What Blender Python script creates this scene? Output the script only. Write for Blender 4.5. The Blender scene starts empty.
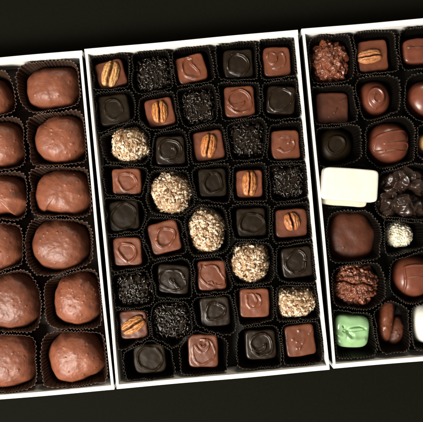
import bpy, math, random
import numpy as np
from mathutils import Vector, noise

random.seed(7)
rng = np.random.default_rng(11)
scene = bpy.context.scene
col = scene.collection

# ------------------------------------------------------------------ scale
S = 0.01            # one working unit (about 0.8 mm of chocolate) in scene units
D = 650.0           # camera height above the table, working units
Z0 = 20.0           # level of the chocolate tops
CX, CY = 211.5, 211.0
RIM = 29.5          # height of the box walls


def P(x, y, z=Z0):
    k = (D - z) / (D - Z0)
    return np.array([(x - CX) * k, (CY - y) * k])


# ------------------------------------------------------------------ materials
def new_mat(name):
    m = bpy.data.materials.new(name)
    m.use_nodes = True
    nt = m.node_tree
    b = nt.nodes['Principled BSDF']
    return m, nt, b


def N(nt, t, **kw):
    n = nt.nodes.new(t)
    for k, v in kw.items():
        setattr(n, k, v)
    return n


def chocolate(name, base, dark, rough=0.36, spec=0.5, bump=0.25, coat=0.0, bscale=70):
    m, nt, b = new_mat(name)
    tc = N(nt, 'ShaderNodeTexCoord')
    oi = N(nt, 'ShaderNodeObjectInfo')
    n1 = N(nt, 'ShaderNodeTexNoise'); n1.inputs['Scale'].default_value = 9; n1.inputs['Detail'].default_value = 5
    nt.links.new(tc.outputs['Object'], n1.inputs['Vector'])
    mx = N(nt, 'ShaderNodeMix', data_type='RGBA')
    mx.inputs['A'].default_value = (*dark, 1); mx.inputs['B'].default_value = (*base, 1)
    rp = N(nt, 'ShaderNodeMapRange'); rp.inputs['From Min'].default_value = .3; rp.inputs['From Max'].default_value = .65
    nt.links.new(n1.outputs['Fac'], rp.inputs['Value'])
    nt.links.new(rp.outputs['Result'], mx.inputs['Factor'])
    hs = N(nt, 'ShaderNodeHueSaturation')
    mr = N(nt, 'ShaderNodeMapRange'); mr.inputs['To Min'].default_value = .82; mr.inputs['To Max'].default_value = 1.15
    nt.links.new(oi.outputs['Random'], mr.inputs['Value'])
    nt.links.new(mr.outputs['Result'], hs.inputs['Value'])
    nt.links.new(mx.outputs['Result'], hs.inputs['Color'])
    nt.links.new(hs.outputs['Color'], b.inputs['Base Color'])
    n2 = N(nt, 'ShaderNodeTexNoise'); n2.inputs['Scale'].default_value = bscale; n2.inputs['Detail'].default_value = 6
    n2.inputs['Roughness'].default_value = .6
    nt.links.new(tc.outputs['Object'], n2.inputs['Vector'])
    r2 = N(nt, 'ShaderNodeMapRange'); r2.inputs['To Min'].default_value = rough - .1; r2.inputs['To Max'].default_value = rough + .14
    n3 = N(nt, 'ShaderNodeTexNoise'); n3.inputs['Scale'].default_value = 22; n3.inputs['Detail'].default_value = 4
    nt.links.new(tc.outputs['Object'], n3.inputs['Vector'])
    nt.links.new(n3.outputs['Fac'], r2.inputs['Value'])
    nt.links.new(r2.outputs['Result'], b.inputs['Roughness'])
    bp = N(nt, 'ShaderNodeBump'); bp.inputs['Strength'].default_value = bump; bp.inputs['Distance'].default_value = .006
    nt.links.new(n2.outputs['Fac'], bp.inputs['Height'])
    nt.links.new(bp.outputs['Normal'], b.inputs['Normal'])
    b.inputs['Specular IOR Level'].default_value = spec
    b.inputs['Coat Weight'].default_value = coat
    b.inputs['Coat Roughness'].default_value = .22
    return m


def attr_mat(name, rough=.6, spec=.4, bump=.3, bscale=90):
    m, nt, b = new_mat(name)
    a = N(nt, 'ShaderNodeAttribute', attribute_name='tint')
    tc = N(nt, 'ShaderNodeTexCoord')
    n2 = N(nt, 'ShaderNodeTexNoise'); n2.inputs['Scale'].default_value = bscale; n2.inputs['Detail'].default_value = 5
    nt.links.new(tc.outputs['Object'], n2.inputs['Vector'])
    mr = N(nt, 'ShaderNodeMapRange'); mr.inputs['To Min'].default_value = .65; mr.inputs['To Max'].default_value = 1.3
    nt.links.new(n2.outputs['Fac'], mr.inputs['Value'])
    vm = N(nt, 'ShaderNodeVectorMath', operation='SCALE')
    nt.links.new(a.outputs['Color'], vm.inputs[0]); nt.links.new(mr.outputs['Result'], vm.inputs['Scale'])
    nt.links.new(vm.outputs['Vector'], b.inputs['Base Color'])
    b.inputs['Roughness'].default_value = rough
    b.inputs['Specular IOR Level'].default_value = spec
    bp = N(nt, 'ShaderNodeBump'); bp.inputs['Strength'].default_value = bump; bp.inputs['Distance'].default_value = .006
    nt.links.new(n2.outputs['Fac'], bp.inputs['Height']); nt.links.new(bp.outputs['Normal'], b.inputs['Normal'])
    return m


def plain(name, base, rough, spec=.5, nscale=30, var=.12, bump=.1, sss=0.0):
    m, nt, b = new_mat(name)
    tc = N(nt, 'ShaderNodeTexCoord')
    n = N(nt, 'ShaderNodeTexNoise'); n.inputs['Scale'].default_value = nscale; n.inputs['Detail'].default_value = 6
    nt.links.new(tc.outputs['Object'], n.inputs['Vector'])
    mx = N(nt, 'ShaderNodeMix', data_type='RGBA')
    mx.inputs['A'].default_value = (*[c * (1 - var) for c in base], 1)
    mx.inputs['B'].default_value = (*[min(1, c * (1 + var)) for c in base], 1)
    nt.links.new(n.outputs['Fac'], mx.inputs['Factor'])
    nt.links.new(mx.outputs['Result'], b.inputs['Base Color'])
    b.inputs['Roughness'].default_value = rough; b.inputs['Specular IOR Level'].default_value = spec
    bp = N(nt, 'ShaderNodeBump'); bp.inputs['Strength'].default_value = bump; bp.inputs['Distance'].default_value = .005
    nt.links.new(n.outputs['Fac'], bp.inputs['Height']); nt.links.new(bp.outputs['Normal'], b.inputs['Normal'])
    if sss:
        b.inputs['Subsurface Weight'].default_value = sss
        b.inputs['Subsurface Radius'].default_value = (.05, .04, .025)
        b.inputs['Subsurface Scale'].default_value = .6
    return m


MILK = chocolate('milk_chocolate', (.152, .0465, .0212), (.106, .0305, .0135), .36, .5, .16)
MILK_SHADED = chocolate('milk_chocolate_matte_shaded', (.078, .023, .0105), (.054, .0155, .007), .5, .35, .2)  # matte, darker copy of the milk tone, painting shade on low pieces
MOUND = chocolate('mound_chocolate', (.192, .062, .031), (.128, .038, .018), .44, .45, .28)
GLOSS = chocolate('glossy_milk_chocolate', (.145, .042, .022), (.098, .027, .014), .31, .55, .12, .12)
DARK = chocolate('dark_chocolate', (.0155, .0085, .0036), (.0095, .005, .002), .32, .38, .14)
DARK_DULL = chocolate('dark_chocolate_matte', (.0145, .0088, .0038), (.009, .0054, .0023), .46, .14, .2)
DARK_GLOSS = chocolate('dark_chocolate_glossy', (.026, .013, .008), (.016, .008, .005), .3, .5, .15, .1)
CRUNCH = chocolate('crunchy_milk_chocolate', (.19, .055, .025), (.10, .028, .012), .3, .55, .35, .12, 110)
SPRINKLE = plain('sprinkle_gloss', (.010, .0062, .0035), .27, .55, 60, .3, .1)
NUT = attr_mat('chopped_nut', .7, .15, .4)
PECAN = attr_mat('pecan_skin', .36, .5, .45, 60)
CREAM = plain('white_chocolate', (.65, .635, .565), .38, .5, 25, .05, .12, .12)
IVORY = plain('ivory_chocolate', (.60, .55, .42), .42, .5, 25, .06, .12, .12)
GREEN = plain('mint_green_coating', (.24, .41, .20), .22, .55, 14, .14, .08, .1)
TAN = plain('caramel_coating', (.50, .25, .085), .4, .5, 20, .2, .12)
CARD = plain('white_card', (.80, .79, .755), .6, .3, 45, .03, .08)
OUTER_SHADE = plain('box_gap_shade', (.022, .020, .016), .7, .25, 45, .1, .08)  # near-black colour that paints the shade in the gaps between boxes
LINER = plain('dark_liner', (.010, .0095, .006), .5, .25, 25, .4, .3)
LINER_BROWN = plain('brown_liner', (.050, .031, .023), .5, .25, 25, .4, .3)
TABLE = plain('dark_tabletop', (.0040, .0042, .0024), .85, .05, 40, .35, .12)


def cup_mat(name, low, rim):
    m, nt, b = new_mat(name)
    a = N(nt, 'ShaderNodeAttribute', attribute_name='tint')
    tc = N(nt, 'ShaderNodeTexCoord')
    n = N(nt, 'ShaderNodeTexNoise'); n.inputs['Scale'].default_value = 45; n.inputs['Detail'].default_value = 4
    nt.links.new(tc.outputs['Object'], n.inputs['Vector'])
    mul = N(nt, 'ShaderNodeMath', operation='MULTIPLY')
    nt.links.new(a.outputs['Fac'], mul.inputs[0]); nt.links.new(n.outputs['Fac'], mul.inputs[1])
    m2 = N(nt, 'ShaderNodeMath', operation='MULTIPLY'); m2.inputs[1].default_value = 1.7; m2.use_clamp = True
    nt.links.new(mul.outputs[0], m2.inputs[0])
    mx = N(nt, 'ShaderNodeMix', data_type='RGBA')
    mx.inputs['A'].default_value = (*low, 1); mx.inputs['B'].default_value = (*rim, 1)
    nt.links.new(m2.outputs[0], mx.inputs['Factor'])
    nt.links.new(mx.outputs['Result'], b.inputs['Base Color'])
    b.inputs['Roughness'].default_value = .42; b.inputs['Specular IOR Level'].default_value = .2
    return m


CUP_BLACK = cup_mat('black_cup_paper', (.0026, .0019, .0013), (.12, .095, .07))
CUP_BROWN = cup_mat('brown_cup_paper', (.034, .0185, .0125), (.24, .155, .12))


# ------------------------------------------------------------------ object helpers
def obj(name, V, F, mat, parent=None, loc=None, smooth=True, tint=None):
    me = bpy.data.meshes.new(name)
    V = np.asarray(V, float) * S
    me.from_pydata(V.tolist(), [], F if isinstance(F, list) else F.tolist())
    if smooth:
        me.polygons.foreach_set('use_smooth', [True] * len(me.polygons))
    if tint is not None:
        at = me.color_attributes.new('tint', 'FLOAT_COLOR', 'POINT')
        t = np.ones((len(V), 4), np.float32)
        t[:, :3] = tint if np.ndim(tint) == 2 else np.asarray(tint)[:, None]
        at.data.foreach_set('color', t.ravel())
    me.materials.append(mat)
    me.update()
    o = bpy.data.objects.new(name, me)
    col.objects.link(o)
    if parent:
        o.parent = parent
    if loc is not None:
        o.location = (loc[0] * S, loc[1] * S, loc[2] * S)
    return o


def thing(name, label, cat, loc, rot=0, group=None):
    o = bpy.data.objects.new(name, None)
    o.empty_display_size = .05
    col.objects.link(o)
    o.location = (loc[0] * S, loc[1] * S, loc[2] * S)
    o.rotation_euler = (0, 0, rot)
    o['label'] = label; o['category'] = cat
    if group:
        o['group'] = group
    return o


def tag(o, label, cat, group=None):
    o['label'] = label; o['category'] = cat
    if group:
        o['group'] = group
    return o


# ------------------------------------------------------------------ shape helpers
def superR(phi, a, b, n):
    c, s = np.abs(np.cos(phi)) / a, np.abs(np.sin(phi)) / b
    return (c ** n + s ** n) ** (-1.0 / n)


def outlineR(phi, pts, c):
    """closed smooth outline through pts (picture units), as radius by angle about c"""
    p = np.array([P(*q) for q in pts]) - c
    n = len(p); out = []
    for i in range(n):
        a, b_, d, e = p[i - 1], p[i], p[(i + 1) % n], p[(i + 2) % n]
        for t in np.linspace(0, 1, 14, endpoint=False):
            out.append(.5 * ((2 * b_) + (-a + d) * t + (2 * a - 5 * b_ + 4 * d - e) * t * t + (-a + 3 * b_ - 3 * d + e) * t ** 3))
    out = np.array(out)
    ang = np.arctan2(out[:, 1], out[:, 0]); r = np.hypot(out[:, 0], out[:, 1])
    o = np.argsort(ang)
    return np.interp(phi, ang[o], r[o], period=2 * np.pi)


def fbm(x, y, z, f, amp, octv=3, seed=0.0):
    out = np.empty(len(x))
    for i in range(len(x)):
        out[i] = noise.fractal(Vector((x[i] * f + seed, y[i] * f - seed, z[i] * f + seed * .37)), 1.0, 2.0, octv)
    return out * amp


def polar(Rphi, prof, M, K):
    """rings of a star shaped solid. prof: polyline of (t, z) from centre to base"""
    prof = np.array(prof, float)
    seg = np.hypot(np.diff(prof[:, 0]) * 16, np.diff(prof[:, 1]))
    s = np.concatenate([[0], np.cumsum(seg)])
    u = np.linspace(0, s[-1], K + 1)[1:]
    t = np.interp(u, s, prof[:, 0]); z = np.interp(u, s, prof[:, 1])
    phi = np.linspace(0, 2 * np.pi, M, endpoint=False)
    R = Rphi(phi)
    X = (t[:, None] * R * np.cos(phi)).ravel(); Y = (t[:, None] * R * np.sin(phi)).ravel()
    Zz = np.repeat(z, M); T = np.repeat(t, M)
    V = np.column_stack([X, Y, Zz])
    V = np.vstack([[0, 0, prof[0, 1]], V, [0, 0, prof[-1, 1]]])
    T = np.concatenate([[0], T, [0]])
    F = []
    j = np.arange(M); jn = (j + 1) % M
    F += np.column_stack([np.zeros(M, int), 1 + j, 1 + jn]).tolist()
    for k in range(K - 1):
        a = 1 + k * M
        F += np.column_stack([a + j, a + M + j, a + M + jn, a + jn]).tolist()
    a = 1 + (K - 1) * M
    F += np.column_stack([np.full(M, len(V) - 1), a + jn, a + j]).tolist()
    return V, F, T


def box_profile(h, er, taper=.06, crown=.5):
    """flat topped moulded square: er = edge radius as fraction of half width"""
    p = [(q * (1 - er - taper), h + crown * .5 * (1 + math.cos(math.pi * q))) for q in np.linspace(0, 1, 14)]
    for a in np.linspace(0, 1, 9)[1:]:
        ang = a * math.pi / 2 * .93
        p.append((1 - er - taper + er * math.sin(ang), h - er * 15 * (1 - math.cos(ang))))
    p.append((1.0, 0))
    return p


def dome_profile(h, p=2.6, q=.55, under=.08):
    out = []
    for a in np.linspace(0, 1, 40):
        t = math.sin(a * math.pi / 2)
        out.append((t, under * h + (1 - under) * h * max(0, 1 - t ** p) ** q))
    out.append((.9, 0))
    return out


def seg_dist(x, y, pts):
    d = np.full(len(x), 1e9)
    pts = np.asarray(pts, float)
    for a, b_ in zip(pts[:-1], pts[1:]):
        ab = b_ - a; L = ab @ ab + 1e-12
        t = np.clip(((x - a[0]) * ab[0] + (y - a[1]) * ab[1]) / L, 0, 1)
        d = np.minimum(d, np.hypot(x - a[0] - t * ab[0], y - a[1] - t * ab[1]))
    return d


def inside(x, y, pts):
    r = np.zeros(len(x), bool)
    n = len(pts)
    for i in range(n):
        x1, y1 = pts[i]; x2, y2 = pts[(i + 1) % n]
        cond = ((y1 > y) != (y2 > y)) & (x < (x2 - x1) * (y - y1) / (y2 - y1 + 1e-12) + x1)
        r ^= cond
    return r


def smooth_path(pts, n=10):
    p = [np.array(q, float) for q in pts]
    p = [2 * p[0] - p[1]] + p + [2 * p[-1] - p[-2]]
    out = []
    for i in range(1, len(p) - 2):
        a, b_, d, e = p[i - 1], p[i], p[i + 1], p[i + 2]
        for t in np.linspace(0, 1, n, endpoint=False):
            out.append(.5 * ((2 * b_) + (-a + d) * t + (2 * a - 5 * b_ + 4 * d - e) * t * t + (-a + 3 * b_ - 3 * d + e) * t ** 3))
    out.append(p[-2])
    return np.array(out)


def ring_path(r=.62, a0=60, span=335, wob=.04, tail=None, seed=0, ex=1, ey=1):
    a = np.radians(np.linspace(a0, a0 + span, 48))
    rr = r + wob * np.sin(2 * a + seed) + wob * .6 * np.sin(3 * a + 2 * seed)
    p = np.column_stack([rr * np.cos(a) * ex, rr * np.sin(a) * ey])
    if tail:
        p = np.vstack([p, smooth_path([p[-1]] + tail)[1:]])
    return p


def spiral_path(r0=.12, r1=.68, turns=1.8, a0=0):
    t = np.linspace(0, 1, 70)
    a = math.radians(a0) + t * turns * 2 * math.pi
    r = r0 + (r1 - r0) * t
    return np.column_stack([r * np.cos(a), r * np.sin(a)])


def curl_path(a0):
    a = np.linspace(0, 500, 80)
    r = np.where(a < 290, .66, .66 - .40 * (1 - np.cos(np.clip((a - 290) / 210, 0, 1) * np.pi)) / 2) * (1 + .05 * np.sin(np.radians(a * 2 + a0)))
    b_ = np.radians(a + a0)
    return np.column_stack([r * np.cos(b_), r * np.sin(b_)])


# decoration: list of (path, closed?) in units of half width
DECO = {
    'ring': lambda s: [(ring_path(.62, 70 + s * 37, 340, .05, None, s), True)],
    'ringtail': lambda s: [(curl_path(100 + s * 20), True)],
    'bigring': lambda s: [(ring_path(.72, 30 + s * 50, 350, .045, None, s), True)],
    'S': lambda s: [(smooth_path([(.25, .62), (-.1, .72), (-.5, .45), (-.62, 0), (-.35, -.45), (.1, -.68), (.45, -.6), (.52, -.3), (.3, .02), (.12, .3), (.2, .5)]), True)],
    'leaf': lambda s: [(smooth_path([(-.72, .72), (-.78, .3), (-.7, -.2), (-.35, -.58), (.15, -.72), (.6, -.62), (.74, -.25), (.55, .1), (.25, .55), (-.1, .72), (-.45, .66)]), True),
                       (smooth_path([(-.3, -.42), (-.1, -.4), (.0, -.6), (.15, -.62)]), False)],
    'spiral': lambda s: [(spiral_path(.1, .68, 1.7, 200 + s * 30), True)],
    'rose': lambda s: [(ring_path(.68, 80, 350, .04, None, 1, .95, 1.05), True), (smooth_path([(-.5, .35), (-.25, .05), (.1, .0), (.35, .25), (.25, .55), (-.05, .6), (-.2, .42), (-.05, .28), (.1, .35)]), False)],
    'dot': lambda s: [(ring_path(.68, 20, 345, .05, None, 2), True), (ring_path(.1, 0, 360, 0), False), (smooth_path([(.1, -.1), (.25, -.35), (.42, -.52)]), False)],
    'hook': lambda s: [(smooth_path([(-.55, .45), (-.6, 0), (-.3, -.35), (.1, -.3), (.35, .05), (.3, .4), (.1, .5)]), False),
                       (smooth_path([(-.5, .5), (-.1, .45), (.05, .1), (-.1, -.2)]), False)],
    'eight': lambda s: [(smooth_path([(-.1, .5), (-.45, .55), (-.6, .2), (-.35, -.15), (-.05, .05), (.05, .4), (.35, .5), (.55, .2), (.45, -.2), (.1, -.4), (-.3, -.4)]), False)],
    'corner': lambda s: [(smooth_path([(-.6, .2), (-.2, .5), (.3, .45), (.55, .1), (.4, -.35), (-.1, -.5), (-.5, -.3)]), False)],
    'scratch': lambda s: [(smooth_path([(.75, .62), (.55, .4)]), False), (smooth_path([(.25, .0), (.1, -.2)]), False), (smooth_path([(.0, -.3), (-.15, -.45)]), False)],
    'none': lambda s: [],
}


def deco_height(x, y, kind, seed, rx, ry, rh=1.15, sig=.95, sink=.8):
    dz = np.zeros(len(x))
    for path, closed in DECO[kind](seed):
        vr = np.random.default_rng(int(seed * 31 + x[5] * 7) % 9999)
        p = (path * vr.uniform(.9, 1.1, 2) + vr.uniform(-.06, .06, 2)) * np.array([rx, ry])
        p = p + np.column_stack([np.sin(p[:, 1] * .35 + seed), np.cos(p[:, 0] * .4 + seed)]) * .5
        d = seg_dist(x, y, p)
        wob = np.clip(.85 + fbm(x, y, x * 0, .13, 1.1, 2, seed * 7.7), .15, 2)
        dz = np.maximum(dz, rh * wob * np.exp(-(d / sig) ** 2))
        if closed and sink:
            ins = inside(x, y, p)
            dz -= np.where(ins, sink * (1 - np.exp(-(d / 1.3) ** 2)), 0)
    return dz


def dimples(x, y, n, R, amp=(.35, 1.0), rad=(.5, 1.0), r_=random):
    dz = np.zeros(len(x))
    for _ in range(n):
        a = r_.uniform(0, 6.28); r = R * math.sqrt(r_.random()) * .8
        px, py = r * math.cos(a), r * math.sin(a)
        dz += r_.uniform(*amp) * np.exp(-((x - px) ** 2 + (y - py) ** 2) / r_.uniform(*rad) ** 2)
    return dz


def square_shell(hx, hy, h, deco, seed, n=7, er=.13, wob=.35, dots=0, M=200, K=64, rh=1.15, sink=.8):
    V, F, T = polar(lambda p: superR(p, hx, hy, n) * (1 + .012 * np.sin(2 * p + seed) + .01 * np.sin(5 * p + seed * 2)),
                    box_profile(h, er), M, K)
    x, y, z = V.T
    top = np.clip((1.0 - T) / .2, 0, 1) * (z > h * .6)
    dz = deco_height(x, y, deco, seed, hx, hy, rh=rh, sink=sink) + fbm(x, y, z * 0, .11, wob, 2, seed * 3.1)
    if dots:
        dz += dimples(x, y, dots, min(hx, hy), (.6, 1.2), (.8, 1.4))
    V[:, 2] += dz * top
    V[:, 0] += fbm(y, z, x, .12, .35, 2, seed + 9) * (T > .8); V[:, 1] += fbm(x, z, y, .12, .35, 2, seed + 4) * (T > .8)
    return V, F


def blob(Rphi, h, seed, p=2.6, q=.55, wob=1.2, f=.05, dots=8, M=200, K=64, fine=.12):
    V, F, T = polar(Rphi, dome_profile(h, p, q), M, K)
    x, y, z = V.T
    R = np.max(np.hypot(x, y))
    keep = np.clip(z / (h * .25), 0, 1)
    dz = fbm(x, y, z, f, wob, 2, seed * 2.3) + fbm(x, y, z, f * 5, fine, 2, seed)
    dz += dimples(x, y, dots, R)
    V[:, 2] += dz * keep
    return V, F


def lumpy(Rphi, h, seed, nl, lr, amp, M=240, K=90, extra=None):
    """cluster: a dome grown over with many rounded lumps"""
    rg = np.random.default_rng(seed)
    V, F, T = polar(Rphi, dome_profile(h, 2.4, .6), M, K)
    R = np.max(np.hypot(V[:, 0], V[:, 1]))
    ids = rg.choice(np.arange(1, len(V) - 1 - M * 6), nl, replace=False)
    C = V[ids]; r = rg.uniform(lr[0], lr[1], nl)
    disp = np.zeros(len(V))
    for c, rr in zip(C, r):
        st = rg.uniform(.7, 1.5, 3)
        d2 = (((V - c) * st) ** 2).sum(1)
        disp = np.maximum(disp, np.sqrt(np.maximum(0, rr * rr - d2)))
    nrm = V - np.array([0, 0, -h * .3]); nrm /= np.linalg.norm(nrm, axis=1)[:, None] + 1e-9
    disp[-1] = 0
    if extra is not None:
        disp = disp + extra(V)
    disp = disp * np.clip(V[:, 2] / 6, .15, 1)
    V2 = V + nrm * (disp * amp)[:, None]
    V2[:, 2] = np.maximum(V2[:, 2], 0)
    return V2, F


ICO_V = None


def ico():
    global ICO_V
    g = (1 + 5 ** .5) / 2
    v = np.array([(-1, g, 0), (1, g, 0), (-1, -g, 0), (1, -g, 0), (0, -1, g), (0, 1, g), (0, -1, -g), (0, 1, -g), (g, 0, -1), (g, 0, 1), (-g, 0, -1), (-g, 0, 1)], float)
    v /= np.linalg.norm(v[0])
    f = np.array([(0, 11, 5), (0, 5, 1), (0, 1, 7), (0, 7, 10), (0, 10, 11), (1, 5, 9), (5, 11, 4), (11, 10, 2), (10, 7, 6), (7, 1, 8), (3, 9, 4), (3, 4, 2), (3, 2, 6), (3, 6, 8), (3, 8, 9), (4, 9, 5), (2, 4, 11), (6, 2, 10), (8, 6, 7), (9, 8, 1)])
    return v, f


def frame(n, rg):
    n = n / np.linalg.norm(n)
    a = rg.normal(size=3); a -= n * (a @ n); a /= np.linalg.norm(a)
    return a, np.cross(n, a), n


def surface_points(Rphi, h, n, rg, p=2.2, q=.5):
    """random points and outward normals on a dome"""
    out = []
    while len(out) < n:
        phi = rg.uniform(0, 2 * np.pi); a = math.acos(1 - rg.random() * 1.0)
        t = math.sin(a)
        R = float(Rphi(np.array([phi]))[0])
        z = h * max(0, 1 - t ** p) ** q
        pos = np.array([t * R * math.cos(phi), t * R * math.sin(phi), z])
        nn = np.array([math.cos(phi) * t, math.sin(phi) * t, math.cos(a) * R / h])
        out.append((pos, nn / np.linalg.norm(nn)))
    return out


NUTC = [((.72, .60, .45), 5.2), ((.52, .39, .265), 3.0), ((.32, .195, .11), 2.2), ((.17, .085, .038), 1.3), ((.07, .035, .016), .5)]
NUT_CORE = plain('nut_paste', (.30, .19, .10), .7, .3, 40, .5, .5)


def nut_coat(Rphi, h, n, seed, size=(1.1, 2.6), palette=NUTC):
    rg = np.random.default_rng(seed)
    v0, f0 = ico()
    Vs, Fs, Ts = [], [], []
    w = np.array([p[1] for p in palette]); w /= w.sum()
    for i, (pos, nn) in enumerate(surface_points(Rphi, h, n, rg, 2.7)):
        a, b_, c = frame(nn + rg.normal(size=3) * .4, rg)
        L = size[0] + (size[1] - size[0]) * rg.random() ** 1.6; W = L * rg.uniform(.45, .9); H = L * rg.uniform(.3, .6)
        vv = v0 * (1 + rg.normal(size=(12, 1)) * .2) * [L, W, H]
        vv = vv[:, :1] * a + vv[:, 1:2] * b_ + vv[:, 2:] * c + pos + nn * rg.uniform(-.3, .9)
        Fs.append(f0 + 12 * i); Vs.append(vv)
        cc = np.array(palette[rg.choice(len(palette), p=w)][0]) * rg.uniform(.8, 1.12)
        patch = noise.noise(Vector((pos[0] * .17 + seed, pos[1] * .17, pos[2] * .17)))
        cc = cc * np.array([1 - .45 * max(0, patch + .1), 1 - .6 * max(0, patch + .1), 1 - .75 * max(0, patch + .1)])
        Ts.append(np.tile(cc, (12, 1)) * (1 + rg.normal(size=(12, 1)) * .12).clip(.6, 1.3))
    V = np.vstack(Vs); V[:, 2] = np.maximum(V[:, 2], 0)
    return V, np.vstack(Fs), np.clip(np.vstack(Ts), 0.01, .9)


def capsules(pts, rg, length=(3.0, 6.0), rad=(.75, 1.1), tilt=.28):
    Vs, Fs = [], []
    m = 7
    prof = [(-1, 0), (-.93, .62), (-.8, .95), (-.4, 1), (.4, 1), (.8, .95), (.93, .62), (1, 0)]
    th = np.linspace(0, 2 * np.pi, m, endpoint=False)
    off = 0
    for pos, nn in pts:
        a, b_, c = frame(nn + rg.normal(size=3) * tilt, rg)
        L = rg.uniform(*length) / 2; r = rg.uniform(*rad)
        bend = rg.normal() * .25
        vv = []
        for s, q in prof:
            ctr = pos + nn * r * .6 + a * s * L + b_ * bend * (s * s)
            vv.append(ctr + (np.cos(th)[:, None] * b_ + np.sin(th)[:, None] * c) * q * r)
        Vs.append(np.vstack(vv))
        j = np.arange(m); jn = (j + 1) % m
        for k in range(len(prof) - 1):
            Fs.append(np.column_stack([off + k * m + j, off + k * m + jn, off + (k + 1) * m + jn, off + (k + 1) * m + j]))
        off += m * len(prof)
    return np.vstack(Vs), np.vstack(Fs)


def pecan_mesh(w, l, h, seed, gap=.12, light=(.70, .42, .18), deep=(.10, .035, .012)):
    """half a pecan: two long ridged lobes either side of a groove. long axis along y"""
    def R(phi):
        r = superR(phi, w, l, 2.25)
        for c in (math.pi / 2, 3 * math.pi / 2):
            r = r * (1 - .13 * np.exp(-((phi - c) / .16) ** 2))
        return r * (1 + .02 * np.sin(7 * phi + seed))
    V, F, T = polar(R, dome_profile(h, 2.3, .6, .12), 180, 64)
    x, y, z = V.T.copy()
    u, v = x / w, y / l
    wig = .05 * np.sin(4.2 * v + seed) + .03 * np.sin(9 * v + 2 * seed)
    g0 = np.exp(-((u + wig * .6) / gap) ** 2)
    g1 = np.exp(-((np.abs(u) - .52 - wig + .16 * v * v) / .075) ** 2) * np.clip(1.1 - v * v, 0, 1)
    g2 = np.exp(-((np.abs(u) - .80 + wig + .25 * v * v) / .06) ** 2) * np.clip(.9 - v * v, 0, 1)
    wr = fbm(x * 1.2, y * .5, z, .55, 1.0, 3, seed * 5)
    keep = np.clip(z / (h * .3), 0, 1)
    V[:, 2] = z + keep * (-g0 * z * .8 - g1 * h * .13 - g2 * h * .07 + wr * h * .09)
    k = np.clip(g0 * 1.1 + g1 * .5 + g2 * .3 - wr * .45 + .1, 0, 1)[:, None]
    k = np.maximum(k, (1 - keep[:, None]) * .6)
    tint = np.array(light) * (1 - k) + np.array(deep) * k
    return V, F, tint


# ------------------------------------------------------------------ boxes
def lerp(a, b_, t):
    return a + (b_ - a) * t


def slab(a, b_, ia, ib, z0, z1, bow=0.0, n=24, bev=.7):
    """card wall along outer line a-b with inner line ia-ib, softly rounded rim, slight bow"""
    rows = []
    for i in range(n + 1):
        t = i / n
        o = lerp(a, b_, t); q = lerp(ia, ib, t)
        d = (q - o) / np.linalg.norm(q - o)
        sh = d * (bow * math.sin(math.pi * t) + .22 * math.sin(9 * t + a[0]))
        o = o + sh; q = q + sh
        wz = z1 + .35 * math.sin(5 * t + a[1])
        rows.append([(*o, z0), (*o, wz - bev), (*(o + d * bev * .3), wz - bev * .3), (*(o + d * bev), wz),
                     (*(q - d * bev), wz), (*(q - d * bev * .3), wz - bev * .3), (*q, wz - bev), (*q, z0)])
    V = [p for r in rows for p in r]
    m = 8; F = []
    for i in range(n):
        for k in range(m):
            k2 = (k + 1) % m
            F.append((i * m + k, i * m + k2, (i + 1) * m + k2, (i + 1) * m + k))
    F.append(tuple(range(m))[::-1]); F.append(tuple(n * m + k for k in range(m)))
    return V, F


def cross(p, d, q, e):
    A = np.array([[d[0], -e[0]], [d[1], -e[1]]])
    t = np.linalg.solve(A, q - p)[0]
    return p + d * t


def inset(quad, dists):
    """quad TL,TR,BR,BL; dists for top,right,bottom,left"""
    L = []
    c = sum(quad) / 4
    for i in range(4):
        a, b_ = quad[i], quad[(i + 1) % 4]
        d = (b_ - a) / np.linalg.norm(b_ - a)
        n = np.array([-d[1], d[0]])
        if n @ (c - a) < 0:
            n = -n
        L.append((a + n * dists[i], d))
    return [cross(*L[3], *L[0]), cross(*L[0], *L[1]), cross(*L[1], *L[2]), cross(*L[2], *L[3])]


BOXES = {}


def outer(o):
    # outer faces of the folded card painted dark to stand for shade between boxes
    o.data.materials.append(OUTER_SHADE)
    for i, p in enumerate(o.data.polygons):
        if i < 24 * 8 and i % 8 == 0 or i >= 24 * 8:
            p.material_index = 1 if i < 24 * 8 else 0




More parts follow.
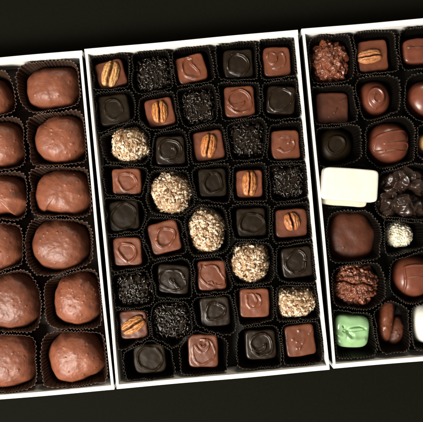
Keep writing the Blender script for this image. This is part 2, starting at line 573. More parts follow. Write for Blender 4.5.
def make_box(key, corners, label, bows):
    quad = [P(x, y, RIM) for x, y in corners]
    ctr = sum(quad) / 4
    inn = inset(quad, (5.2, 3.4, 4.6, 3.4))
    root = thing('candy_box', label, 'box', (ctr[0], ctr[1], 0), 0, 'white card boxes of chocolates set side by side')
    q = [p - ctr for p in quad]; i_ = [p - ctr for p in inn]
    # end walls run the whole width, side walls butt against their inner faces
    ext = lambda a, b_: (b_ - a) / np.linalg.norm(b_ - a)
    d = ext(q[0], q[1]); n = ext(q[0], q[3])
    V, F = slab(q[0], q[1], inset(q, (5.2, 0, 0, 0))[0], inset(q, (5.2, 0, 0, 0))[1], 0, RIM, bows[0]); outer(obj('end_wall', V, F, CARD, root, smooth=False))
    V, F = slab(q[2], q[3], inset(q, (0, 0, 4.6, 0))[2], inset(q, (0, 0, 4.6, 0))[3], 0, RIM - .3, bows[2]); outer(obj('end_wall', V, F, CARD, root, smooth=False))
    s = inset(q, (5.1, 0, 4.5, 0)); si = inset(q, (5.1, 2.9, 4.5, 2.9))
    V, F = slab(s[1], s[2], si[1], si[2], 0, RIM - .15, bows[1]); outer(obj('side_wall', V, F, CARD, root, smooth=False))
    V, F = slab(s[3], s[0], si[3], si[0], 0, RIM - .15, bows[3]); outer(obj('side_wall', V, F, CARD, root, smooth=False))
    fl = inset(q, (4.9, 3, 4.3, 3))
    V = [(*p, .3) for p in fl] + [(*p, 1.0) for p in fl]
    obj('floor', V, [(0, 1, 2, 3)[::-1], (4, 5, 6, 7)[::-1], (0, 1, 5, 4), (1, 2, 6, 5), (2, 3, 7, 6), (3, 0, 4, 7)], CARD, root, smooth=False)
    ln = inset(q, (5.7, 3.8, 5.1, 3.8))
    n1 = 30; V = []; F = []
    for a in range(n1 + 1):
        for b_ in range(n1 + 1):
            p = lerp(lerp(ln[0], ln[1], a / n1), lerp(ln[3], ln[2], a / n1), b_ / n1)
            V.append((*p, 1.7 + .3 * math.sin(a * 2.1) * math.cos(b_ * 1.7)))
    for a in range(n1):
        for b_ in range(n1):
            F.append((a * (n1 + 1) + b_, a * (n1 + 1) + b_ + 1, (a + 1) * (n1 + 1) + b_ + 1, (a + 1) * (n1 + 1) + b_)[::-1])
    obj('liner', V, F, LINER_BROWN if key == 'L' else LINER, root)
    BOXES[key] = inn
    return root


make_box('L', [(-132.5, 68.5), (81.8, 50), (114.2, 390.2), (-99, 408)], 'white card box at left holding large milk chocolate mounds', (0, .9, 0, 0))
make_box('M', [(84.3, 49), (297.8, 29.2), (329.8, 370.3), (116.6, 389.3)], 'white card box in the middle holding rows of small squares and nut truffles', (0, .8, 0, .7))
make_box('R', [(301.6, 28.7), (514, 10), (546, 351), (333.6, 368.8)], 'white card box at right holding assorted chocolates and white pieces', (0, 0, 0, .9))

# table
tb = obj('table_top', [(-4000, -4000, 0), (4000, -4000, 0), (4000, 4000, 0), (-4000, 4000, 0)], [(0, 1, 2, 3)], TABLE, None, smooth=False)
tb['kind'] = 'structure'

# ------------------------------------------------------------------ pieces
CUPS = []           # (box, centre, radius fn for fit, wanted half sizes, exponent, rot, height, text, style)
FLOOR = 2.6


def add_cup(box, c, hx, hy, rot, text, R=None, n=5, h=25, margin=9, brown=False):
    CUPS.append(dict(box=box, c=c, hx=hx + margin, hy=hy + margin, cx=hx, cy=hy, rot=rot, text=text, n=n, h=h, brown=brown, R=R))


def square(box, x, y, hx, hy, rot, deco, text, mat=MILK, seed=None, h=16.5, name='swirl_square', n=7, dots=0, er=.13, rh=1.25, sink=1.15, cup=True):
    seed = seed if seed is not None else (x * .37 + y * .11)
    c = P(x, y); r = math.radians(rot); hx *= 1.07; hy *= 1.07
    root = thing(name, text, 'chocolate', (*c, FLOOR), r, 'moulded chocolate squares in the boxes')
    V, F = square_shell(hx, hy, h, deco, seed, n=n, dots=dots, er=er, rh=rh, sink=sink)
    obj('shell', V, F, mat, root)
    if cup:
        add_cup(box, c, hx, hy, r, text)
    return root


def pecan_square(box, x, y, hx, hy, rot, text, pw, pl, prot, gap=.12, off=(0, 0), light=(.62, .36, .14), h=15.5, ph=6.0, mat=MILK):
    root = square(box, x, y, hx, hy, rot, 'none', text, mat, h=h, name='pecan_square')
    V, F, t = pecan_mesh(pw * .92, pl * 1.03, ph, x * .13 + y * .7, gap, light)
    o = obj('pecan_half', V, F, PECAN, root, (off[0], off[1], h + .1), tint=t)
    o.rotation_euler = (math.radians(random.uniform(-3, 3)), math.radians(random.uniform(-3, 3)), math.radians(prot - rot))
    return root


def sprinkle_square(box, x, y, hx, hy, rot, text, n=5, count=140):
    c = P(x, y); r = math.radians(rot); hx *= 1.03; hy *= 1.03
    root = thing('sprinkle_square', text, 'chocolate', (*c, FLOOR), r, 'dark chocolates coated with sprinkles')
    seed = int(x * 7 + y)
    V, F = square_shell(hx - .6, hy - .6, 15, 'none', seed, n=n, er=.32, M=120, K=36)
    obj('shell', V, F, DARK, root)
    rg = np.random.default_rng(seed)
    pts = []
    while len(pts) < count:
        a, b_ = rg.uniform(-1, 1, 2)
        q = (abs(a) ** n + abs(b_) ** n)
        if q > 1:
            continue
        e = max(abs(a), abs(b_))
        z = 15.2 - 3.2 * max(0, (e - .62) / .38) ** 2
        nn = np.array([a * max(0, e - .6), b_ * max(0, e - .6), .5]); nn /= np.linalg.norm(nn)
        pts.append((np.array([a * hx, b_ * hy, z + rg.uniform(0, .9)]), nn))
    for k in range(46):
        phi = rg.uniform(0, 2 * np.pi); R = float(superR(np.array([phi]), hx, hy, n)[0])
        pts.append((np.array([R * math.cos(phi), R * math.sin(phi), rg.uniform(3, 13)]), np.array([math.cos(phi), math.sin(phi), .1])))
    V, F = capsules(pts, rg)
    o = obj('sprinkle_coating', V, F, SPRINKLE, root)
    o['kind'] = 'stuff'
    add_cup(box, c, hx, hy, r, text)
    return root


def nut_truffle(box, x, y, rx, ry, rot, text, n=2.2, h=None, wob=.05, count=1250, pal=NUTC, size=(.7, 2.7), core=NUT_CORE, name='nut_truffle'):
    c = P(x, y, 22); r = math.radians(rot); rx *= 1.06; ry *= 1.06
    h = h or 27
    seed = int(x * 3 + y * 5)
    R = lambda p: superR(p, rx - 1.4, ry - 1.4, n) * (1 + wob * np.sin(3 * p + seed) + wob * .8 * np.sin(5 * p + seed * 2) + wob * .5 * np.sin(8 * p + seed * 3))
    root = thing(name, text, 'chocolate', (*c, FLOOR), r, 'truffles rolled in chopped nuts' if name == 'nut_truffle' else None)
    V, F = blob(R, h, seed, 2.7, .5, .8, .08, 0, 120, 40)
    obj('core', V, F, core, root)
    V, F, t = nut_coat(R, h, count, seed, size, pal)
    o = obj('nut_coating', V, F, NUT, root, smooth=False, tint=t)
    o['kind'] = 'stuff'
    add_cup(box, c, rx, ry, r, text, margin=7)
    return root


def rot_pts(pts):
    return pts


# ---- middle box, top to bottom
B = 'M'
pecan_square(B, 110.3, 73.7, 14.6, 13.6, 16, 'milk pecan square in the middle box\'s top left corner', 9.3, 13.8, -14, .17, light=(.60, .33, .125))
sprinkle_square(B, 153, 74, 16.5, 16.5, 8, 'dark sprinkle square in the middle box\'s top row', 3.6)
square(B, 191.3, 68.2, 14.7, 13.6, 15, 'S', 'milk S-swirl square in the middle box\'s top row', seed=1)
square(B, 238.3, 63.4, 14.6, 14.4, 4, 'bigring', 'dark square with ring in the middle box\'s top row', DARK, seed=2, rh=1.4)
square(B, 277, 61.1, 13.6, 14.6, 3, 'eight', 'milk square in the middle box\'s top right corner', seed=3)
square(B, 113.8, 109.5, 15.6, 15, 8, 'ring', 'dull dark square just above the upmost nut truffle', DARK_DULL, seed=4, sink=.4)
pecan_square(B, 159.6, 111.6, 14, 14, 12, 'milk pecan square below the top row\'s sprinkle square', 8.6, 11.3, 4, .10, light=(.50, .20, .06))
sprinkle_square(B, 197, 106, 16, 16, 6, 'dark sprinkle square below the top row\'s S-swirl', 4.5)
square(B, 239.5, 101.2, 15.3, 15.4, 4, 'ringtail', 'milk loop square below the top row\'s dark square', seed=5)
square(B, 281.2, 99.5, 14.6, 14, -3, 'bigring', 'dark ring square under the middle box\'s top right square', DARK, seed=6.3, rh=1.4)
nut_truffle(B, 129, 144.3, 19.5, 19, 20, 'upmost pale nut truffle by the middle box\'s left wall', 2.1, wob=.06)
square(B, 170, 150.5, 14.6, 14.6, 3, 'ringtail', 'dark square right of the upmost nut truffle', DARK, seed=8.2, rh=1.3)
pecan_square(B, 208.5, 145.5, 15.3, 14.8, 9, 'milk pecan square left of the third row\'s sprinkle square', 8.4, 12.6, -9, .10, light=(.47, .175, .05))
sprinkle_square(B, 246, 139.5, 16.3, 16, 5, 'dark sprinkle square between a pecan square and milk square', 4.5)
square(B, 285.5, 144.5, 14.2, 14.8, 4, 'corner', 'milk square on the right, above a sprinkle square', seed=9, dots=5)
square(B, 126.6, 181.4, 14.6, 13.2, 2, 'ring', 'milk ring square left of the largest nut truffle', seed=10)
nut_truffle(B, 170.8, 193, 20.3, 22.8, 10, 'largest nut truffle, second from top in the diagonal', 2.0, wob=.035, count=1450)
square(B, 212.5, 182.5, 14, 14.2, 3, 'ring', 'dark ring square right of the largest nut truffle', DARK_DULL, seed=11)
pecan_square(B, 249.5, 183.5, 13.4, 13.8, 2, 'milk pecan square between a dark square and sprinkle square', 8.0, 13.0, -2, .09, light=(.46, .175, .055))
sprinkle_square(B, 287.2, 181.2, 15.2, 15.2, 3, 'dark sprinkle square beside the middle box\'s right wall', 7)
square(B, 123.6, 215.8, 15.3, 15, 5, 'bigring', 'dull dark square at left between two milk ring squares', DARK_DULL, seed=12, sink=.5)
square(B, 164.4, 237.2, 15.2, 15.6, 14, 'ring', 'tilted milk ring square below the largest nut truffle', seed=13)
nut_truffle(B, 206.5, 230.5, 18.3, 23, 8, 'tall oval nut truffle, third down the diagonal', 2.05, wob=.03, count=1400)
square(B, 251.4, 222.5, 14.5, 14.6, 4, 'bigring', 'dark ring square below the upright pecan square', DARK_DULL, seed=14.4, rh=1.3)
pecan_square(B, 291.5, 223, 16, 14.2, 3, 'milk square with the smallest, round pecan half', 8.6, 9.2, 15, .13, (0.5, 1.5), (.40, .145, .05))
square(B, 127.2, 251.6, 14.2, 14.2, 3, 'ring', 'milk ring square at left above a sprinkle square', seed=15.5)
square(B, 173.2, 279.4, 15.8, 14.6, -4, 'dot', 'dark swirl square below the tilted milk square', DARK, seed=16, rh=1.5)
square(B, 211.8, 275.8, 14.5, 14.8, 3, 'leaf', 'milk leaf-swirl square below the tall nut truffle', seed=17)
nut_truffle(B, 250.3, 263, 19.6, 21, -15, 'nut truffle right of the milk leaf-swirl square', 2.2, wob=.05, count=1350)
square(B, 297.2, 262.3, 15.6, 15.2, 6, 'ring', 'dark square below the smallest pecan\'s milk square', DARK, seed=18, rh=1.4)
sprinkle_square(B, 133.5, 290, 17, 16, 4, 'round sprinkle piece above the lowest pecan square', 2.8)
pecan_square(B, 133, 325.3, 14, 14, 4, 'milk square with slanted pecan near bottom left', 8.0, 13.0, -58, .12, (0, 0), (.50, .21, .065))
sprinkle_square(B, 170.3, 321.7, 17.5, 17.5, 12, 'large sprinkle piece right of the slanted pecan square', 3.2, 190)
square(B, 215, 312, 14.8, 14.8, 5, 'ring', 'dark ring square below the milk leaf-swirl square', DARK, seed=19.7, rh=1.3)
square(B, 254.6, 303.2, 14.9, 14.6, 1, 'hook', 'milk swirl square left of the oblong nut truffle', seed=20)
nut_truffle(B, 297, 303.3, 20.5, 15.2, 4, 'oblong knobbly nut truffle at lower right', 3.0, wob=.06, h=25, count=1250)
square(B, 149.6, 359, 15.8, 14.6, 5, 'bigring', 'dull dark square in the middle box\'s bottom left corner', DARK_DULL, seed=21, sink=.3, n=4.5)
square(B, 203.2, 351.2, 14.9, 16.4, 1, 'rose', 'milk spiral square in the middle box\'s bottom row', seed=22)
square(B, 260.9, 344.9, 15.4, 14.6, 3, 'ringtail', 'dark ring square in the middle box\'s bottom row', DARK, seed=23.5, rh=1.4)
square(B, 300.2, 340.7, 15.2, 15.6, 8, 'scratch', 'milk dotted square in the middle box\'s bottom right corner', seed=24, dots=5)


# ---- left box, large lumpy mounds with drawn outlines
def mound(x, y, pts, text, h=27, dots=10, seed=1, gloss=MOUND, wob=1.6):
    c = P(x, y, 22)
    root = thing('chocolate_mound', text, 'chocolate', (*c, FLOOR), 0, 'large milk chocolate mounds in the left box')
    R = lambda p: outlineR(p, pts, c) * 1.065 * (1 + .012 * np.sin(7 * p + seed) + .008 * np.sin(13 * p + seed * 3))
    V, F = blob(R, h, seed, 2.75, .5, wob * .85, .05, int(dots * 1.8), 280, 100, fine=.28)
    obj('shell', V, F, gloss, root)
    hx = max(abs(p[0] - x) for p in pts); hy = max(abs(p[1] - y) for p in pts)
    add_cup('L', c, hx, hy, 0, text, R=R, n=2.6, h=27, margin=9, brown=True)


mound(50, 87.5, [(25, 84), (29, 74), (40, 68), (56, 66.5), (70, 67.5), (76, 74), (76, 90), (73, 103), (60, 107), (44, 108.5), (31, 104), (26, 95)],
      'broad milk mound at the left box\'s top right', seed=1, dots=5)
mound(58.5, 140, [(33, 139), (38, 126), (49, 117), (60, 114.5), (71, 116), (80, 124), (83.5, 136), (82, 150), (73, 160), (58, 163.5), (44, 159), (36, 150)],
      'speckled round milk mound below the broad top mound', seed=2, dots=16)
mound(60.5, 192, [(33.5, 192), (38, 180), (49, 172), (63, 169.5), (78, 173), (87, 185), (88.5, 198), (84, 209), (75, 216), (60, 214.5), (47, 211), (42, 213), (36, 207)],
      'milk mound with a pale foot at lower left', seed=3, dots=5)
mound(58.5, 245, [(30.5, 247), (33, 234), (42, 224), (56, 219.5), (70, 221), (81, 230), (86, 243), (83, 257), (76, 267), (61, 271), (46, 268), (35, 260)],
      'round milk mound fourth down the left box\'s right column', seed=4, dots=12)
mound(75.5, 300, [(53.5, 303), (55, 290), (62, 279), (74, 274), (84, 273.5), (89, 278), (95, 284), (99, 298), (97, 313), (90, 322), (76, 326), (62, 322), (55, 314)],
      'pimpled tall milk mound with glossy lower left', seed=5, dots=26, wob=2)
mound(76, 358, [(47.5, 358), (51, 345), (62, 335), (76, 332), (89, 336), (97, 346), (103.5, 360), (99, 371), (88, 378), (72, 384.5), (58, 381), (51, 371)],
      'milk mound in the left box\'s bottom right corner', seed=6, dots=9)
mound(-15, 98, [(-42, 98), (-36, 84), (-20, 78), (-4, 79), (5, 87), (8.5, 99), (5, 112), (-6, 118), (-22, 118), (-36, 112)],
      'topmost cut-off milk mound at the photo\'s left edge', seed=7)
mound(-5, 145, [(-33, 146), (-27, 130), (-12, 122), (4, 121), (15, 128), (21, 141), (19, 156), (10, 165), (-6, 168), (-24, 162)],
      'cut-off milk mound, second down the photo\'s left edge', seed=8)
mound(-2, 196, [(-28, 197), (-23, 182), (-8, 175), (7, 176), (18, 183), (22, 193), (27.5, 201), (24, 207), (18, 217), (8, 213), (-8, 216), (-22, 211)],
      'cut-off milk mound with pointed foot at left edge', seed=9)
mound(-7, 247, [(-34, 248), (-29, 232), (-14, 222), (3, 221), (14, 229), (19.5, 243), (18, 258), (9, 269), (-8, 273), (-26, 266)],
      'cut-off milk mound, fourth down the photo\'s left edge', seed=10)
mound(7, 302, [(-22, 304), (-17, 286), (-4, 276), (13, 273.5), (26, 279), (34, 290), (37, 304), (33, 318), (23, 328), (5, 332), (-14, 324)],
      'large cut-off milk mound, fifth down the left edge', seed=11)
mound(5, 361, [(-23, 362), (-18, 346), (-5, 336), (12, 333.5), (26, 339), (32, 352), (33, 368), (27, 381), (12, 388), (-6, 389), (-19, 379)],
      'lowest cut-off milk mound at the photo\'s left edge', seed=12)


# ---- right box, assorted pieces
B = 'R'
GRP = None


def single(name, text, cat, x, y, z, rot, V, F, mat, part='shell', zoff=FLOOR, smooth=True):
    c = P(x, y, z)
    o = obj(name, V, F, mat, None, (*c, zoff), smooth)
    o.rotation_euler = (0, 0, math.radians(rot))
    tag(o, text, cat)
    return o, c


t = 'bumpy milk cluster in the right box\'s top left corner'
V, F = lumpy(lambda p: superR(p, 19.2, 22, 2.3) * (1 + .06 * np.sin(5 * p) + .04 * np.sin(9 * p)), 20, 3, 110, (1.4, 4.4), .8, extra=lambda V: fbm(V[:, 0], V[:, 1], V[:, 2], .22, 2.6, 3, 2.2))
o, c = single('crunch_cluster', t, 'chocolate', 331, 60.5, 20, 10, V, F, CRUNCH); add_cup(B, c, 20, 22, 0, t, margin=7, n=2.4)
pecan_square(B, 373.5, 55, 15, 15.6, 5, 'milk square with pecan laid sideways in the right box', 7.6, 12.4, -82, .10, (-4.0, -1.0), (.46, .19, .075))
t = 'milk bar with stripe at the right edge\'s top'
square(B, 424, 49.5, 20, 12.5, 4, 'none', t, GLOSS, name='striped_bar', n=5, cup=False, er=.2)
c = P(424, 49.5); add_cup(B, c, 20, 14, math.radians(4), t)
# stripe: a raised line poured across the bar
def strand(name, pts, rad, mat, parent=None, m=8, loc=None):
    p = smooth_path(pts, 8) if len(pts) < 30 else np.array(pts)
    p = np.asarray(p, float); V, F = [], []
    th = np.linspace(0, 2 * np.pi, m, endpoint=False)
    for i in range(len(p)):
        tg = p[min(i + 1, len(p) - 1)] - p[max(i - 1, 0)]; tg /= np.linalg.norm(tg) + 1e-9
        up = np.array([0, 0, 1.]); sd = np.cross(tg, up); sd /= np.linalg.norm(sd) + 1e-9; up = np.cross(sd, tg)
        e = min(1, i / 3 + .35, (len(p) - 1 - i) / 3 + .35)
        w = rad * e * (1 + .15 * math.sin(i * .7))
        for a in th:
            V.append(p[i] + (sd * math.cos(a) + up * math.sin(a) * .75) * w)
    for i in range(len(p) - 1):
        for k in range(m):
            F.append((i * m + k, i * m + (k + 1) % m, (i + 1) * m + (k + 1) % m, (i + 1) * m + k))
    F.append(tuple(range(m))[::-1]); F.append(tuple((len(p) - 1) * m + k for k in range(m)))
    return obj(name, V, F, mat, parent, loc)


bar = bpy.data.objects['striped_bar']
strand('stripe', [(-17, 3.4, 16.6), (-8, 2.6, 17.0), (4, 1.6, 17.0), (17, .6, 16.6)], 1.3, GLOSS, bar)
square(B, 333.5, 107.4, 16, 15.8, 1, 'scratch', 'plain matte milk square by the right box\'s left wall', MILK_SHADED, name='plain_square', h=12, n=8, rh=.8)


def round_piece(x, y, rx, ry, rot, text, mat, deco_paths, h=19, name='round_chocolate', sig=.9, rh=1.2, n=2.1, p=3.2, q=.55, ring=None, zref=20, cup=True, margin=8, seed=0, wob=.3):
    V, F, T = polar(lambda ph: superR(ph, rx, ry, n), dome_profile(h, p, q), 260, 96)
    xx, yy, zz = V.T.copy()
    dz = fbm(xx, yy, zz, .09, wob, 2, x)
    for path, r_h, s_, sink in deco_paths:
        pp = np.asarray(path) * [rx, ry]
        d = seg_dist(xx, yy, pp)
        dz = dz + r_h * np.exp(-(d / s_) ** 2)
        if sink:
            dz = dz + np.where(inside(xx, yy, pp), sink * (1 - np.exp(-(d / 1.6) ** 2)), 0)
    V[:, 2] += dz * np.clip(zz / (h * .4) - .6, 0, 1)
    o, c = single(name, text, 'chocolate', x, y, zref, rot, V, F, mat)
    if cup:
        add_cup(B, c, rx, ry, 0, text, n=2.5, margin=margin)
    return o


round_piece(376.4, 97.2, 16.8, 18.6, 10, 'round milk piece with raised spiral top', GLOSS,
            [(spiral_path(.18, .62, 1.35, 130), 1.3, 1.3, 0), (ring_path(.6, 0, 360, .01), 0, 1, 1.4)], 19)
round_piece(428.5, 98, 20, 19.5, 0, 'smooth glossy round milk piece at the right edge', GLOSS,
            [(ring_path(.9, 0, 360, 0), -.5, .8, 0)], 20)
round_piece(336.6, 144.2, 18.8, 18, 0, 'dark round piece with ring above the white block', DARK_DULL,
            [(ring_path(.48, 0, 360, .02), 1.3, 1.1, -.8)], 15)
round_piece(391, 142.8, 22, 22, 0, 'round milk piece with looped drizzle lines', GLOSS,
            [(smooth_path([(-.82, -.52), (-.4, -.45), (.1, -.36), (.62, -.38), (.82, -.2), (.74, .0), (.3, .0), (-.3, -.02), (.3, .02), (.74, .08), (.84, .36), (.66, .56), (.3, .55), (-.2, .45), (-.62, .3), (-.78, .0), (-.74, -.38), (-.3, -.38)]), 1.3, .85, 0),
             (smooth_path([(-.8, .2), (-.86, -.1), (-.8, -.4)]), .9, 1.2, 0)], 20)
V, F = blob(lambda p: superR(p, 11, 10.5, 2.2), 17, 41, 2.4, .55, .6)
t = 'tan caramel piece cut off at the right edge'
o, c = single('caramel_piece', t, 'chocolate', 431, 142.5, 20, 0, V, F, TAN); add_cup(B, c, 12, 12, 0, t, n=2.4)
# two white blocks, one lying on the other
def block(hx, hy, h, seed, n=9, er=.10):
    V, F, T = polar(lambda p: superR(p, hx, hy, n) * (1 + .008 * np.sin(3 * p + seed)), box_profile(h, er, .02, .5), 260, 70)
    x, y, z = V.T.copy()
    V[:, 2] += fbm(x, y, z * 0, .07, .5, 2, seed) * (z > h * .5)
    return V, F


V, F = block(24.5, 15.2, 13, 2)
o, c = single('white_block', 'lower cream block peeking out under the white block', 'chocolate', 343.8, 190.8, 22, -5, V, F, IVORY, zoff=9.5)
V, F = block(27.6, 16.2, 12.5, 3)
o, c = single('white_block', 'smooth white rectangular block lying topmost in the right box', 'chocolate', 350.5, 184.5, 35, -4, V, F, CREAM, zoff=23.4)
add_cup(B, P(350, 187), 24, 14.5, math.radians(-4), 'two stacked white blocks', h=14, n=4)

# dark nut clusters
def cluster_pts(pts, x, y):
    c = P(x, y, 20)
    return lambda p: outlineR(p, pts, c)


def shards(V, seed):
    """angular broken faces: ridged noise plus tilted facets"""
    a = fbm(V[:, 0], V[:, 1], V[:, 2], .08, 3.6, 2, seed)
    return 3.2 - np.abs(a) * 2.4 + fbm(V[:, 0], V[:, 1], V[:, 2], .17, 1.3, 2, seed + 3)


V, F = lumpy(cluster_pts([(383, 186), (384, 179), (388, 173), (396, 167), (405, 164.5), (416, 168), (428, 173), (438, 180), (436, 190), (420, 192), (406, 191), (394, 191)], 409, 181), 17, 21, 9, (4, 8), .8, extra=lambda V: shards(V, 4.2))
t = 'upper glossy dark cluster right of the white block'
o, c1 = single('dark_cluster', t, 'chocolate', 409, 181, 20, 0, V, F, DARK_GLOSS); o['group'] = 'glossy dark nut clusters'
V, F = lumpy(cluster_pts([(375, 213), (376, 204), (383, 196), (396, 191), (412, 193), (426, 199), (438, 207), (436, 217), (418, 219), (400, 218), (386, 219)], 404, 206), 19, 22, 10, (4, 8), .8, extra=lambda V: shards(V, 9.1))
t2 = 'lower glossy dark cluster above the white nonpareil ball'
o, c2 = single('dark_cluster', t2, 'chocolate', 404, 206, 20, 0, V, F, DARK_GLOSS); o['group'] = 'glossy dark nut clusters'
add_cup(B, P(405, 194), 31, 26, 0, 'two glossy dark clusters', n=3)

t = 'large low milk round below the white block'
V, F = blob(lambda p: superR(p, 25, 26.5, 2.15) * (1 + .03 * np.sin(7 * p)), 12, 51, 3.6, .5, .9, .06, 2)
o, c = single('milk_round', t, 'chocolate', 352.3, 237.5, 14, 0, V, F, MILK_SHADED); add_cup(B, c, 22.5, 25, 0, t, n=2.6, margin=7)
WHITEC = [((.78, .76, .64), 6), ((.68, .63, .48), 2.2), ((.20, .15, .09), .15)]
SUGAR = plain('sugar_core', (.66, .60, .42), .7, .3, 50, .3, .3)
nut_truffle(B, 402.6, 235.3, 14.2, 13.2, 0, 'small white ball coated in pale sugar grains', 2.2, 17, .02, 900, WHITEC, (.7, 1.5), SUGAR, 'sugar_ball')

def crack(V):
    d = np.abs(V[:, 1] - 2.0 + .08 * V[:, 0] - 1.2 * np.sin(V[:, 0] * .35))
    return -3.6 * np.exp(-(d / .9) ** 2) + fbm(V[:, 0], V[:, 1], V[:, 2], .35, 1.5, 3, 7.7)


V, F = lumpy(lambda p: superR(p, 21.5, 22, 2.4) * (1 + .05 * np.sin(4 * p + 1) + .03 * np.sin(9 * p)), 20, 5, 330, (1.3, 2.9), 1.0, M=300, K=110, extra=crack)
t = 'rough cracked milk cluster above the green square'
o, c = single('crunch_cluster', t, 'chocolate', 358.2, 285.5, 22, 0, V, F, CRUNCH); add_cup(B, c, 21, 22, 0, t, n=2.5, margin=7)
round_piece(415.5, 278, 20.8, 21.8, 0, 'round milk piece with H-shaped lines at right', GLOSS,
            [(smooth_path([(-.55, -.75), (-.5, -.2), (-.54, .35), (-.48, .52), (-.1, .6), (.5, .6)]), 1.1, .9, 0),
             (smooth_path([(-.5, -.02), (0, .04), (.6, .06)]), 1.0, .9, 0)], 20)
# green square: soft glossy coating with folded, dented top
V, F, T = polar(lambda p: superR(p, 18.3, 17, 4.2) * (1 + .02 * np.sin(3 * p + .5)), box_profile(16, .34, .03, 1.2), 280, 96)
x, y, z = V.T.copy()
dz = fbm(x, y, z, .08, 1.0, 2, 3.3)
dz += 1.7 * np.exp(-(seg_dist(x, y, smooth_path([(-15, -4), (-9, -5.5), (-5, -2), (-1, -6.5), (6, -8), (12, -7)])) / 2.6) ** 2)
dz += -3.0 * np.exp(-(seg_dist(x, y, [(-5, 0), (-2, -3.5), (0, -5)]) / 2.0) ** 2)
dz += -1.1 * np.exp(-(seg_dist(x, y, smooth_path([(-8, 2), (-2, 4), (6, 5.5), (12, 4)])) / .9) ** 2)
dz += -1.1 * np.exp(-(seg_dist(x, y, smooth_path([(-4, .5), (3, 1.0), (9, 2.6), (13, 3.2)])) / .9) ** 2)
dz += -2.2 * np.exp(-(seg_dist(x, y, [(-9.5, 5), (-8.8, 4)]) / .8) ** 2) - 1.6 * np.exp(-(seg_dist(x, y, [(-9, 0), (-8, -.6)]) / .7) ** 2)
dz += 1.0 * np.exp(-(seg_dist(x, y, smooth_path([(-2, 2.5), (4, 3.6), (10, 4)])) / 1.2) ** 2)
V[:, 2] += dz * (z > 8) * np.clip((1 - T) / .12, 0, 1)
t = 'mint green rounded square with dented glossy top'
o, c = single('mint_square', t, 'chocolate', 352.7, 332, 20, -3, V, F, GREEN); add_cup(B, c, 18.3, 17, 0, t)
# two chocolate coated almonds lying side by side
def almond(L, W, H, seed):
    V, F, T = polar(lambda p: superR(p, W, L, 2.3) * (1 + .05 * np.sin(p + seed)), dome_profile(H, 2.3, .55), 160, 50)
    x, y, z = V.T.copy()
    V[:, 0] += .012 * (y ** 2) * (1 if seed % 2 else -1) * .6
    V[:, 2] += fbm(x, y, z, .15, .7, 2, seed) * (z > 2) + dimples(x, y, 3, W, (.5, 1), (.6, 1))
    return V, F


V, F = almond(22, 8.8, 15, 1)
t = 'long milk-coated almond right of the mint green square'
o, c1 = single('coated_almond', t, 'chocolate', 388, 324, 20, -7, V, F, MILK); o['group'] = 'chocolate coated almonds'
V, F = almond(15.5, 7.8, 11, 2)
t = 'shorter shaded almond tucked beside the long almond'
o, c2 = single('coated_almond', t, 'chocolate', 398.6, 332.5, 14, -16, V, F, MILK_SHADED); o['group'] = 'chocolate coated almonds'
add_cup(B, P(391, 326), 15, 20, 0, 'two milk-coated almonds', n=2.8, margin=7)
t = 'round white piece cut off at right bottom edge'
V, F = blob(lambda p: superR(p, 18.5, 21.5, 2.6), 22, 61, 3.0, .5, .5, .06, 0, fine=.03)
o, c = single('white_round', t, 'chocolate', 430.5, 324.5, 22, 5, V, F, CREAM); add_cup(B, c, 18.5, 21.5, 0, t, n=2.6, margin=7)


# ------------------------------------------------------------------ pleated paper cups
def local_R(cu, phi):
    return superR(phi - cu['rot'], cu['hx'], cu['hy'], cu['n'])


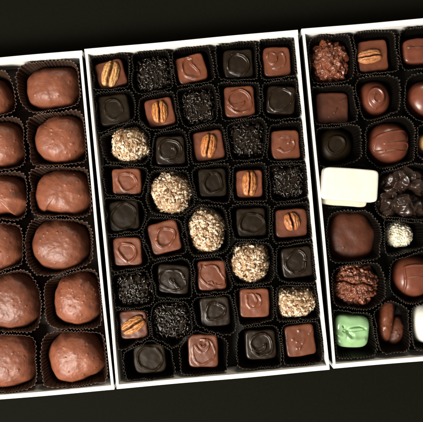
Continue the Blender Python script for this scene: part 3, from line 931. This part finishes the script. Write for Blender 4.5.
def build_cup(cu, k):
    c = cu['c']; others = [d for d in CUPS if d['box'] == cu['box'] and d is not cu]
    M = 0
    base = local_R(cu, np.linspace(0, 2 * np.pi, 60))
    per = float(base.mean()) * 2 * math.pi
    pitch = 3.9 if cu['brown'] else 3.1
    npl = int(per / pitch)
    M = npl * 6
    phi = np.linspace(0, 2 * np.pi, M, endpoint=False)
    R = local_R(cu, phi)
    lims = []
    mine = cu['hx'] + cu['hy']
    for d in others:
        v = d['c'] - c; L = np.linalg.norm(v)
        if L > 95 or L < 6:
            continue
        dr = math.atan2(v[1], v[0])
        ra = float(local_R(cu, np.array([dr]))[0]); rb = float(local_R(d, np.array([dr + math.pi]))[0])
        lim = L * ra / (ra + rb) - .9
        cs = np.cos(phi - dr)
        lims.append(np.where(cs > .05, lim / np.maximum(cs, .05), 1e3))
    q = BOXES[cu['box']]; cen = sum(q) / 4
    for i in range(4):
        a, b_ = q[i], q[(i + 1) % 4]
        dd = (b_ - a) / np.linalg.norm(b_ - a); n = np.array([-dd[1], dd[0]])
        if n @ (a - cen) < 0:
            n = -n
        dist = float(n @ (a - c)) - 1.2
        cs = np.cos(phi - math.atan2(n[1], n[0]))
        lims.append(np.where(cs > .05, dist / np.maximum(cs, .05), 1e3))
    inv = R ** -12.0
    for l in lims:
        inv = inv + np.maximum(l, 3) ** -12.0
    Rc = inv ** (-1 / 12.0)
    # smooth a little so the pleats turn corners softly
    for _ in range(4):
        Rc = (np.roll(Rc, 1) + Rc * 2 + np.roll(Rc, -1)) / 4
    if cu['R'] is not None:
        own = cu['R'](phi)
    else:
        own = superR(phi - cu['rot'], cu['cx'], cu['cy'], max(cu['n'], 2.6))
    rg = np.random.default_rng(k + 5)
    jit = rg.normal(size=npl) * .22
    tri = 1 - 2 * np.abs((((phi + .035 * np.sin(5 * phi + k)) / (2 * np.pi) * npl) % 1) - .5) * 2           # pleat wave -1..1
    pj = np.repeat(jit, 6)
    H = cu['h'] + 1.0 * np.sin(2 * phi + k) + .7 * np.sin(5 * phi + k * 2) + pj * 1.6
    lv = [0, .12, .3, .5, .68, .82, .92, .97, 1.0]
    crush = 1.1 * np.sin(3 * phi + k * 1.7) + .8 * np.sin(7 * phi + k * 2.9)
    rows = []; tint = []
    for s in lv:
        f = .78 + .22 * s
        rr = Rc * f
        rr = np.maximum(rr, np.minimum(own + .7, Rc) * (1 if s < .6 else .0))
        amp = .3 + .8 * s
        r = rr + (tri * amp * (.8 + .25 * np.sin(4 * phi + k)) + pj * s * 1.4) + np.minimum(crush, 0) * s * s * .7
        z = 2.2 + (H - 2.2) * s
        if cu['brown'] is False and s == 1.0:
            pass
        rows.append(np.column_stack([r * np.cos(phi), r * np.sin(phi), z]))
        tint.append(np.full(M, 0.0 if s < .9 else (.25 if s < .95 else (.6 if s < .99 else 1.0))) * np.clip(.35 + tri * .8, .08, 1))  # lighter cut paper edge, with glints painted on the pleat crests
    V = np.vstack(rows + [np.array([[0, 0, 2.2]])]); tint = np.concatenate(tint + [np.zeros(1)])
    F = []
    j = np.arange(M); jn = (j + 1) % M
    for q_ in range(len(lv) - 1):
        F += np.column_stack([q_ * M + j, q_ * M + jn, (q_ + 1) * M + jn, (q_ + 1) * M + j]).tolist()
    F += np.column_stack([np.full(M, len(V) - 1), jn, j]).tolist()
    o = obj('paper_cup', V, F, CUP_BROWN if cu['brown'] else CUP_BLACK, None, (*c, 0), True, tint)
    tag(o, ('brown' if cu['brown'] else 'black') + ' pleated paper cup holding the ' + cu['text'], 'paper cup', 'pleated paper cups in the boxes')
    sm = o.modifiers.new('thickness', 'SOLIDIFY'); sm.thickness = .28 * S; sm.offset = -1


for k, cu in enumerate(CUPS):
    build_cup(cu, k)

# ------------------------------------------------------------------ camera
cam = bpy.data.cameras.new('camera')
cam.sensor_width = 36
cam.lens = 36 * (D - Z0) / 423.0
cam.clip_start = .05; cam.clip_end = 500
cam.dof.use_dof = True
cam.dof.focus_distance = (D - 20) * S
cam.dof.aperture_fstop = (cam.lens / 1000) / (14 * S)
co = bpy.data.objects.new('camera', cam)
co.location = (0, 0, D * S)
col.objects.link(co)
scene.camera = co

# ------------------------------------------------------------------ light
w = bpy.data.worlds.new('World'); scene.world = w; w.use_nodes = True
bg = w.node_tree.nodes['Background']
bg.inputs['Color'].default_value = (1.0, .9, .76, 1)
bg.inputs['Strength'].default_value = .18


def area(name, loc, target, sx, sy, power, color):
    l = bpy.data.lights.new(name, 'AREA'); l.shape = 'RECTANGLE'; l.size = sx; l.size_y = sy
    l.energy = power; l.color = color
    o = bpy.data.objects.new(name, l); col.objects.link(o)
    o.location = loc
    d = Vector(target) - Vector(loc)
    o.rotation_euler = d.to_track_quat('-Z', 'Y').to_euler()
    return o


area('added_fill', (2.5, 15, 6.5), (0, 0, 0), 5, 3.5, 800, (1.0, .86, .68))  # added fill lamp, not a window; lifts inner faces of end walls
area('window_light', (-8.0, -9.0, 12.5), (0, 0, 0), 9.0, 7.0, 7900, (1.0, .935, .85))

scene.render.engine = 'CYCLES'
scene.view_settings.view_transform = 'Standard'
scene.view_settings.look = 'None'
scene.view_settings.exposure = 0
scene.view_settings.gamma = 1
